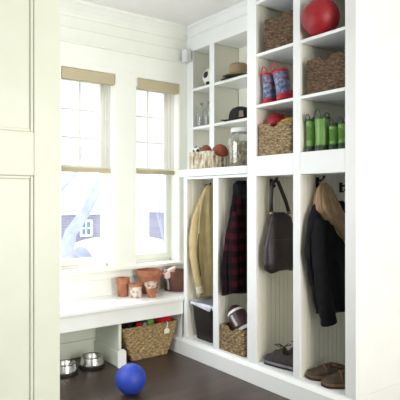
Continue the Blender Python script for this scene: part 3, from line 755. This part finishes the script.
# ------------------------------------------------------------------ rain boots
def boot(name, label, x, y, z, h, r, matS, matF, matT, group, rz=0, tilt=0, lean=0):
    """toe points +X (into the cube)"""
    t = thing(name, label, 'rain boot', (x, y, z), rz, group)
    t.rotation_euler = (lean, tilt, rz)
    n = 28; L = []
    # shaft
    for k in range(15):
        f = k / 14; zz = 0.012 + (h - 0.012) * f
        rx = r * (1.02 + 0.10 * f); ry = r * (0.90 + 0.14 * f)
        if f < 0.25: rx *= 1.05 - 0.2 * f
        cx_ = 0.004 * math.sin(f * PI)
        L.append([(cx_ + rx * math.cos(2 * PI * j / n), ry * math.sin(2 * PI * j / n), zz) for j in range(n)])
    L += [[(p[0] * .93, p[1] * .93, p[2] - 0.0) for p in L[-1]], [(p[0] * .85, p[1] * .85, h * 0.35) for p in L[-1]]]
    MB().loft(L).build('shaft', matS, t, smooth=True)
    # foot
    F = []
    for k in range(13):
        f = k / 12; xx = -r * 0.2 + f * r * 3.0
        w = r * (0.86 + 0.12 * math.sin(f * PI)) * (1 if f < 0.8 else math.sqrt(max(0.02, 1 - ((f - 0.8) / 0.2) ** 2 * 0.9)))
        hh = r * (1.9 - 1.1 * f) * (1 if f < 0.85 else 0.75)
        F.append([(xx, w * math.cos(a), 0.012 + max(0, hh * math.sin(a))) for a in [2 * PI * j / n for j in range(n)]])
    MB().loft(F).build('foot', matF, t, smooth=True)
    # sole
    So = []
    out = []
    for j in range(n):
        a = 2 * PI * j / n
        cxx = r * 0.85
        out.append((cxx + r * 2.0 * math.cos(a) * (1 if math.cos(a) > 0 else 1.02), r * 1.04 * math.copysign(abs(math.sin(a)) ** 0.8, math.sin(a))))
    MB().loft([[(px, py, zz) for px, py in out] for zz in (0, 0.018)]).build('sole', matT, t, bevel=0.003)
    # heel band
    MB().loft([[(rx_ * math.cos(2 * PI * j / n), rx_ * 0.9 * math.sin(2 * PI * j / n), zz) for j in range(n)] for rx_, zz in ((r * 1.1, 0.018), (r * 1.1, 0.034), (r * 1.05, 0.036))]).build('heel_band', matT, t, smooth=True)
    # top band and pull loops
    MB().loft([[(rx_ * 1.07 * math.cos(2 * PI * j / n), rx_ * math.sin(2 * PI * j / n), zz) for j in range(n)] for rx_, zz in ((r * 1.055, h - 0.014), (r * 1.085, h - 0.012), (r * 1.085, h), (r * 0.97, h + 0.001))], cap0=False, cap1=False).build('top_band', matT, t, smooth=True)
    for sg in (-1,):
        MB().tube([(sg * r * 1.08 + 0.0, r * 0.55 * math.cos(a), h - 0.012 + r * 1.0 * math.sin(a) + (0.012 if 0 < math.sin(a) else 0)) for a in [PI * k / 12 for k in range(13)]], 0.0038, 8).build('pull_loop', matT, t, smooth=True)
    MB().tube([(r * 0.9, r * 0.55 * math.cos(a), h - 0.012 + r * 1.0 * math.sin(a)) for a in [PI * k / 12 for k in range(13)]], 0.0038, 8).build('pull_loop', matT, t, smooth=True)
    return t
gf = None
boot('rain_boot', 'floral blue rain boot with red trim, the more upright of the pair', 2.530, 2.578, S2 + 0.003, 0.206, 0.044, 'floral', 'boot_red', 'boot_red', None, lean=-0.03)
boot('rain_boot', 'floral blue rain boot with red trim leaning on its mate', 2.530, 2.435, S2 + 0.011, 0.197, 0.050, 'floral', 'boot_red', 'boot_red', None, lean=-0.20)
boot('rain_boot', 'narrow green rain boot at the left end of the row of boots', 2.515, 2.198, S1 + 0.001, 0.202, 0.030, 'boot_green', 'boot_green', 'boot_dark', 'green boots')
boot('rain_boot', 'tall green rain boot, widest and brightest of the row', 2.520, 2.112, S1 + 0.001, 0.206, 0.044, 'boot_green', 'boot_green', 'boot_dark', 'green boots')
boot('rain_boot', 'short green rain boot, left one of the shorter pair', 2.515, 2.020, S1 + 0.001, 0.152, 0.029, 'boot_green', 'boot_green', 'boot_dark', 'green boots')
boot('rain_boot', 'short green rain boot at the right end of the row', 2.515, 1.950, S1 + 0.001, 0.158, 0.032, 'boot_green', 'boot_green', 'boot_dark', 'green boots')
for o in bpy.data.objects:
    if o.get('group') == 'green boots': o['group'] = 'rain boots in the cubes'

# ------------------------------------------------------------------ garments
def ss(a, b_, x):
    x = max(0, min(1, (x - a) / (b_ - a))); return x * x * (3 - 2 * x)
def interp(tab, z):
    for (z0, *a), (z1, *b_) in zip(tab, tab[1:]):
        if z0 >= z >= z1:
            f = (z0 - z) / (z0 - z1); f = f * f * (3 - 2 * f) * 0.5 + f * 0.5
            return [p + (q - p) * f for p, q in zip(a, b_)]
    return list(tab[-1][1:])
def cloth_body(tab, yc, mat, name, parent, n=72, rows=44, fold=0.006, nf=9, seed=0, open_bottom=True):
    """tab: (z, x_left, x_right, half_thickness, y_shift) from top to bottom"""
    z0, z1 = tab[0][0], tab[-1][0]; L = []
    for i in range(rows + 1):
        z = z0 + (z1 - z0) * i / rows
        xl, xr, th, ys = interp(tab, z)
        cx_, hw = (xl + xr) / 2, (xr - xl) / 2
        lp = []
        for j in range(n):
            a = 2 * PI * j / n
            c_, s_ = math.cos(a), math.sin(a)
            px = math.copysign(abs(c_) ** 0.85, c_) * hw; py = math.copysign(abs(s_) ** 0.75, s_) * th
            fd = fold * min(1, (z0 - z) * 5) * (math.sin(nf * a + seed + 2.2 * math.sin(z * 4 + seed)) + 0.5 * math.sin(2.3 * nf * a + 5 * z))
            zz = z + (0.008 * math.sin(3 * a + seed) if i == rows else 0)
            lp.append((cx_ + px + fd * c_ * 0.5, yc + ys + py + fd * s_, zz))
        L.append(lp)
    if open_bottom:
        last = L[-1]; cx_ = sum(p[0] for p in last) / n; cy_ = sum(p[1] for p in last) / n
        L.append([(cx_ + (p[0] - cx_) * 0.9, cy_ + (p[1] - cy_) * 0.85, p[2] + 0.004) for p in last])
        L.append([(cx_ + (p[0] - cx_) * 0.85, cy_ + (p[1] - cy_) * 0.7, p[2] + 0.10) for p in last])
    return MB().loft(L).build(name, mat, parent, smooth=True, world=True)
def sleeve(pts, rad, mat, parent, name='sleeve', flat=0.7):
    P = []; R = []
    for i in range(len(pts) - 1):
        for k in range(6):
            f = k / 6; P.append(Vector(pts[i]).lerp(Vector(pts[i + 1]), f)); R.append((rad[i] + (rad[i + 1] - rad[i]) * f) * (1 + 0.05 * math.sin(9 * i + k * 1.6)))
    P.append(Vector(pts[-1])); R.append(rad[-1])
    return MB().tube(P, R, 18, flat=flat).build(name, mat, parent, smooth=True, world=True)

# khaki jacket
t = thing('khaki_jacket', 'khaki canvas jacket hanging in the locker nearest the windows', 'jacket', (2.66, 3.36, 0.5))
cloth_body([(1.368, 2.615, 2.675, 0.018, 0), (1.33, 2.585, 2.72, 0.030, 0), (1.22, 2.530, 2.80, 0.038, 0), (1.08, 2.490, 2.86, 0.042, 0), (0.94, 2.475, 2.88, 0.044, 0), (0.70, 2.500, 2.88, 0.044, 0), (0.47, 2.52, 2.88, 0.045, 0)], 3.384, 'khaki', 'jacket_body', t, seed=1)
sleeve([(2.550, 3.388, 1.20), (2.505, 3.384, 1.08), (2.478, 3.382, 0.95), (2.474, 3.374, 0.80), (2.492, 3.360, 0.66), (2.515, 3.350, 0.545)], [0.030, 0.040, 0.040, 0.036, 0.032, 0.030], 'khaki', t)
sleeve([(2.513, 3.351, 0.56), (2.520, 3.348, 0.505)], [0.033, 0.033], 'khaki_cuff', t, 'cuff')
sleeve([(2.505, 3.347, 0.98), (2.495, 3.344, 0.80), (2.512, 3.328, 0.64)], [0.004, 0.006, 0.005], 'khaki_lining', t, 'seam')
# plaid shirt jacket
t = thing('plaid_jacket', 'red and black plaid wool jacket hanging above the football basket', 'jacket', (2.62, 2.95, 0.54))
cloth_body([(1.385, 2.575, 2.62, 0.018, 0), (1.35, 2.545, 2.69, 0.034, 0), (1.27, 2.530, 2.74, 0.042, 0), (1.15, 2.510, 2.78, 0.048, 0), (0.95, 2.462, 2.80, 0.05, 0), (0.75, 2.425, 2.80, 0.052, 0), (0.56, 2.402 + 0.03, 2.80, 0.054, 0)], 2.955, 'plaid', 'jacket_body', t, seed=2)
cloth_body([(1.392, 2.560, 2.66, 0.02, 0), (1.36, 2.525, 2.70, 0.036, 0), (1.30, 2.530, 2.72, 0.046, 0), (1.25, 2.545, 2.72, 0.04, 0)], 2.945, 'blackcoat', 'hood', t, n=40, rows=14, seed=4)['label'] = 'black hood'
sleeve([(2.515, 2.90, 1.16), (2.490, 2.895, 0.98), (2.475, 2.892, 0.78), (2.482, 2.890, 0.585)], [0.036, 0.040, 0.040, 0.042], 'plaid', t)
# handbag
t = thing('handbag', 'dark brown leather handbag hanging by its strap in a locker', 'handbag', (2.59, 2.58, 0.77))
yb = 2.565
cloth_body([(1.165, 2.545, 2.66, 0.020, 0), (1.13, 2.530, 2.72, 0.034, 0), (1.05, 2.505, 2.745, 0.042, 0), (0.92, 2.472, 2.76, 0.05, 0), (0.82, 2.470, 2.76, 0.052, 0), (0.775, 2.482, 2.75, 0.048, 0), (0.762, 2.50, 2.735, 0.036, 0)], yb, 'bag', 'bag_body', t, fold=0.002, nf=5, open_bottom=False)
MB().tube([(2.535, yb, 1.165), (2.532, yb, 1.24), (2.536, yb, 1.32), (2.552, yb, 1.368), (2.575, yb, 1.385), (2.60, yb, 1.372), (2.635, yb, 1.31), (2.675, yb, 1.24), (2.705, yb, 1.165)], 0.0135, 12).build('strap', 'bag', t, smooth=True, world=True)
for xr_ in (2.536, 2.704): MB().tube([(xr_, yb, 1.150), (xr_, yb, 1.172)], 0.0142, 10).build('strap_ring', 'brass', t, smooth=True, world=True)
m = MB(); m.tube([(2.498, yb - 0.040, 0.985), (2.56, yb - 0.0485, 0.98), (2.70, yb - 0.0475, 0.985)], 0.0018, 6); m.build('zip', 'strawband', t, smooth=True, world=True)
# black coat with tan hood
t = thing('hooded_coat', 'black coat with a tan fleece hood hanging from a hook', 'coat', (2.68, 2.17, 0.45))
yc_ = 2.180
cloth_body([(1.245, 2.56, 2.80, 0.024, 0), (1.215, 2.515, 2.84, 0.036, 0), (1.13, 2.480, 2.87, 0.044, 0), (1.02, 2.458, 2.89, 0.048, 0), (0.93, 2.446, 2.90, 0.048, 0), (0.80, 2.478, 2.91, 0.048, 0), (0.66, 2.530, 2.92, 0.048, 0), (0.545, 2.56, 2.92, 0.048, 0)], yc_, 'blackcoat', 'coat_body', t, seed=3)
sleeve([(2.540, 2.145, 1.13), (2.510, 2.135, 1.02), (2.505, 2.13, 0.90), (2.530, 2.12, 0.74), (2.560, 2.115, 0.60), (2.580, 2.11, 0.492)], [0.040, 0.050, 0.050, 0.052, 0.058, 0.060], 'blackcoat', t, flat=0.7)
cloth_body([(1.360, 2.600, 2.64, 0.012, 0), (1.33, 2.565, 2.68, 0.026, 0), (1.27, 2.535, 2.70, 0.040, -0.01), (1.20, 2.520, 2.735, 0.050, -0.02), (1.15, 2.560, 2.765, 0.052, -0.025), (1.07, 2.66, 2.83, 0.050, -0.035), (0.98, 2.76, 2.875, 0.040, -0.045), (0.90, 2.82, 2.885, 0.02, -0.045)], yc_, 'hood', 'hood', t, n=60, rows=30, fold=0.012, nf=7, seed=5, open_bottom=False)['label'] = 'tan fleece hood and collar'

# ------------------------------------------------------------------ shoes
def shoe(name, label, x, y, z, rz, L=0.27, W=0.095, H=0.095, upper='sneaker', sole='sole_grey', laces=True, clog=False, group=None):
    """toe points to local +X, heel at -L/2"""
    t = thing(name, label, 'shoe', (x, y, z), rz, group)
    n = 30
    def half(f):     # half width along the shoe
        w = W / 2 * (0.74 + 0.26 * math.sin(PI * min(1, f * 0.95) ** 1.3)) if f < .5 else W / 2 * (0.80 + 0.2 * math.cos((f - 0.66) * 3.2))
        if f < 0.08: w *= math.sqrt(max(0.03, 1 - ((0.08 - f) / 0.08) ** 2))
        if f > 0.82: w *= math.sqrt(max(0.03, 1 - ((f - 0.82) / 0.18) ** 2))
        return w
    def top(f):
        pts = [(0, H * .72), (0.08, H * .86 if clog else H), (0.30, H * .86), (0.45, H * .86 if clog else H * .95), (0.62, H * (.70 if clog else .76)), (0.8, H * .52), (0.93, H * .42), (1.0, H * .22)]
        for (a, p), (b_, q) in zip(pts, pts[1:]):
            if f <= b_: k = (f - a) / (b_ - a); k = k * k * (3 - 2 * k); return p + (q - p) * k
        return pts[-1][1]
    zs = 0.020
    loops = []
    for i in range(33):
        f = i / 32; w = half(f); h_ = max(0.006, top(f) - zs)
        lp = []
        for j in range(n):
            a = 2 * PI * j / n; c_, s_ = math.cos(a), math.sin(a)
            yy = w * math.copysign(abs(c_) ** 0.7, c_)
            narrow = 1 - 0.42 * max(0, s_) ** 2 * (1 if 0.02 < f < 0.5 else (0.4 if clog else 0.7))
            zz = zs + (h_ * abs(s_) ** 0.8 if s_ > 0 else -0.004 * abs(s_))
            if s_ > 0.72 and 0.05 < f < (0.42 if not clog else 0.46): zz = zs + h_ * 0.72 ** .8 - (0.9 if clog else 0.8) * h_ * (s_ - 0.72) / 0.28 * 0.75   # mouth
            lp.append((-L / 2 + L * f, yy * narrow, zz))
        loops.append(lp)
    MB().loft(loops).build('upper', upper, t, smooth=True)
    out = [(-L / 2 + L * f, half(f) * 1.08 + 0.002) for f in [k / 24 for k in range(25)]]
    ring = [(px * 1.015, py) for px, py in out] + [(px * 1.015, -py) for px, py in reversed(out)]
    MB().loft([[(px, py, 0.0) for px, py in ring], [(px, py, 0.012) for px, py in ring]]).build('outsole', 'rubber', t, bevel=0.002)
    MB().loft([[(px * .995, py * .99, 0.0125) for px, py in ring], [(px * .985, py * .96, 0.027) for px, py in ring]]).build('midsole', sole, t, bevel=0.002)
    if laces:
        m = MB()
        for k in range(5):
            f = 0.46 + 0.07 * k; xx = -L / 2 + L * f; zz = top(f) * 0.93 + 0.004
            w = half(f) * 0.46
            m.tube([(xx, -w, zz - 0.008), (xx + 0.006, 0, zz + 0.002), (xx + 0.012, w, zz - 0.008)], 0.0028, 6)
        xx = -L / 2 + L * 0.46; zz = top(.46)
        for s_ in (-1, 1):
            m.tube([(xx, 0, zz), (xx + 0.02 * s_, 0.02 * s_, zz + 0.022), (xx + 0.035 * s_, 0.04 * s_, zz + 0.014), (xx + 0.008, 0.012 * s_, zz)], 0.0026, 6)
            m.tube([(xx, 0, zz), (xx + 0.035, 0.02 * s_, zz + 0.010 + 0.008 * s_), (xx + 0.055, 0.035 * s_, zz + 0.012 * s_)], 0.0024, 6)
        m.build('laces', 'black_soft', t, smooth=True)
    elif clog:
        m = MB()
        P = []
        for k in range(25):
            a = 2 * PI * k / 24
            P.append((-L * 0.235 + L * 0.215 * math.cos(a), W * 0.27 * math.sin(a), H * (0.70 - 0.10 * math.cos(a) * -1)))
        m.tube(P[:-1], 0.0055, 8, closed=True); m.build('collar', 'clog_rim', t, smooth=True)
        m = MB(); f = 0.56; m.tube([(-L / 2 + L * f, -half(f) * .92, 0.030), (-L / 2 + L * (f + .02), -half(f) * .6, top(f) * .88), (-L / 2 + L * (f + .03), 0, top(f) + 0.002), (-L / 2 + L * (f + .02), half(f) * .6, top(f) * .88), (-L / 2 + L * f, half(f) * .92, 0.030)], 0.006, 8, flat=2.0)
        m.build('strap', 'clog_rim', t, smooth=True)
    return t
shoe('sneaker', 'dark grey lace-up sneaker in front, toe against the locker side', 2.545, 2.470, ZL + 0.001, math.radians(97), 0.285, 0.105, 0.135)
shoe('sneaker', 'dark grey lace-up sneaker behind its mate in the locker', 2.675, 2.440, ZL + 0.001, math.radians(86), 0.285, 0.105, 0.140)
shoe('clog', 'brown slip-on shoe, the one farther from the camera', 2.602, 2.132, ZL + 0.001, math.radians(137), 0.27, 0.108, 0.115, 'clog', 'clog_rim', False, True)
shoe('clog', 'brown slip-on shoe, the one nearer the camera', 2.572, 1.990, ZL + 0.001, math.radians(139), 0.27, 0.108, 0.115, 'clog', 'clog_rim', False, True)

# ------------------------------------------------------------------ outdoors
g = MB(); N = 30
vs = [(-10 + 40 * i / N, 2.6 + 38 * j / N, -1.0 + 0.12 * math.sin(i * 1.1) * math.cos(j * .8)) for j in range(N + 1) for i in range(N + 1)]
g.add(vs, [(j * (N + 1) + i, j * (N + 1) + i + 1, (j + 1) * (N + 1) + i + 1, (j + 1) * (N + 1) + i) for j in range(N) for i in range(N)])
o = g.build('snowy_ground', 'snow', smooth=True); o['kind'] = 'structure'
def house(label, x0, x1, y, z1, wx, wz):
    t = thing('brick_house', label, 'house', ((x0 + x1) / 2, y, -1.1))
    B(x0, x1, y, y + 5, -1.1, z1).build('wall', 'brick', t, world=True)
    m = MB().loft([[(x, yy, zz) for yy, zz in ((y - 0.3, z1), (y + 2.5, z1 + 1.8), (y + 5.3, z1))] for x in (x0 - 0.3, x1 + 0.25)]); m.build('snowy_roof', 'snow', t, world=True)
    if wx:
        f = MB(); a, b_ = wx; c_, d_ = wz
        f.box(a, b_, y - 0.06, y - 0.001, c_, c_ + .06); f.box(a, b_, y - 0.06, y - 0.001, d_ - .06, d_); f.box(a, a + .06, y - 0.06, y - 0.001, c_ + .06, d_ - .06); f.box(b_ - .06, b_, y - 0.06, y - 0.001, c_ + .06, d_ - .06)
        f.box((a + b_) / 2 - .02, (a + b_) / 2 + .02, y - 0.05, y - 0.001, c_ + .06, d_ - .06); f.box(a + .06, b_ - .06, y - 0.05, y - 0.001, (c_ + d_) / 2 - .02, (c_ + d_) / 2 + .02)
        w = f.build('window_frame', 'housewhite', t, world=True)
        B(a + .06, b_ - .06, y - 0.02, y - 0.001, c_ + .06, d_ - .06).build('pane', 'blue_grey', w, world=True)
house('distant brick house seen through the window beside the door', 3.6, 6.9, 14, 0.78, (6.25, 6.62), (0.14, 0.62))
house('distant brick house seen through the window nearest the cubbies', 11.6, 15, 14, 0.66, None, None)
lumpy('snow_bank', 'smooth white bank of snow in front of the brick house', 'snow', (6.9, 13.0, -0.75), 1.0, 'snow', (2.3, 0.8, 0.95), 2, 0.03)
lumpy('garden_hedge', 'low frosted hedge in front of the snow bank', 'hedge', (4.22, 9.7, -0.15), 0.42, 'hedge', (1.05, 0.8, 0.98), 3, 0.1)
t = thing('leaning_tree', 'bare leaning tree outside the window beside the door', 'tree', (3.72, 9, -1.0))
MB().tube([(3.80, 9, -1.1), (3.78, 9, -0.3), (3.74, 9, 0.25), (3.85, 9, 0.62), (4.12, 9, 0.98), (4.34, 9, 1.35), (4.52, 9, 1.75), (4.6, 9, 2.3)], [0.22, 0.18, 0.14, 0.11, 0.095, 0.09, 0.08, 0.06], 14).build('trunk', 'bark', t, smooth=True, world=True)
MB().tube([(3.74, 9, 0.25), (3.66, 8.9, 0.9), (3.72, 8.8, 1.6), (3.95, 8.8, 2.3)], [0.10, 0.08, 0.07, 0.05], 10).build('branch', 'bark', t, smooth=True, world=True) if False else None
MB().tube([(3.3, 8.8, 1.1), (3.62, 8.8, 1.45), (3.86, 8.8, 1.72), (4.0, 8.8, 2.2)], [0.06, 0.05, 0.04, 0.03], 10).build('branch', 'bark', t, smooth=True, world=True)
t = thing('bare_shrub', 'thin bare twigs outside the window nearest the cubbies', 'shrub', (7.4, 11, -1.0))
for k in range(9):
    x0 = 7.3 + 0.04 * k; P = [(x0, 11, -1.05)]
    for q in range(1, 7): P.append((x0 + (k - 4) * 0.09 * q / 3 + random.uniform(-.06, .06), 11 + random.uniform(-.1, .1), -1.05 + q * 0.62))
    MB().tube(P, [0.025, 0.022, 0.018, 0.015, 0.012, 0.009, 0.006], 6).build('twig', 'bark', t, smooth=True, world=True)

# repeats carry a shared group phrase
GROUPS = {'woven_basket': 'woven baskets of the mudroom', 'rain_boot': 'rain boots in the cubes', 'sneaker': 'pair of grey sneakers',
          'clog': 'pair of brown slip-on shoes', 'pet_bowl': 'pet bowls under the bench', 'glass_bottle': 'glass bottles on the small shelf',
          'terracotta_pot': 'terracotta pots on the bench', 'brick_house': 'brick houses outside', 'soccer_ball': 'soccer balls',
          'window_shade': 'window shades'}
for o in list(bpy.data.objects):
    k = o.name.split('.')[0]
    if o.parent is None and k in GROUPS: o['group'] = GROUPS[k]
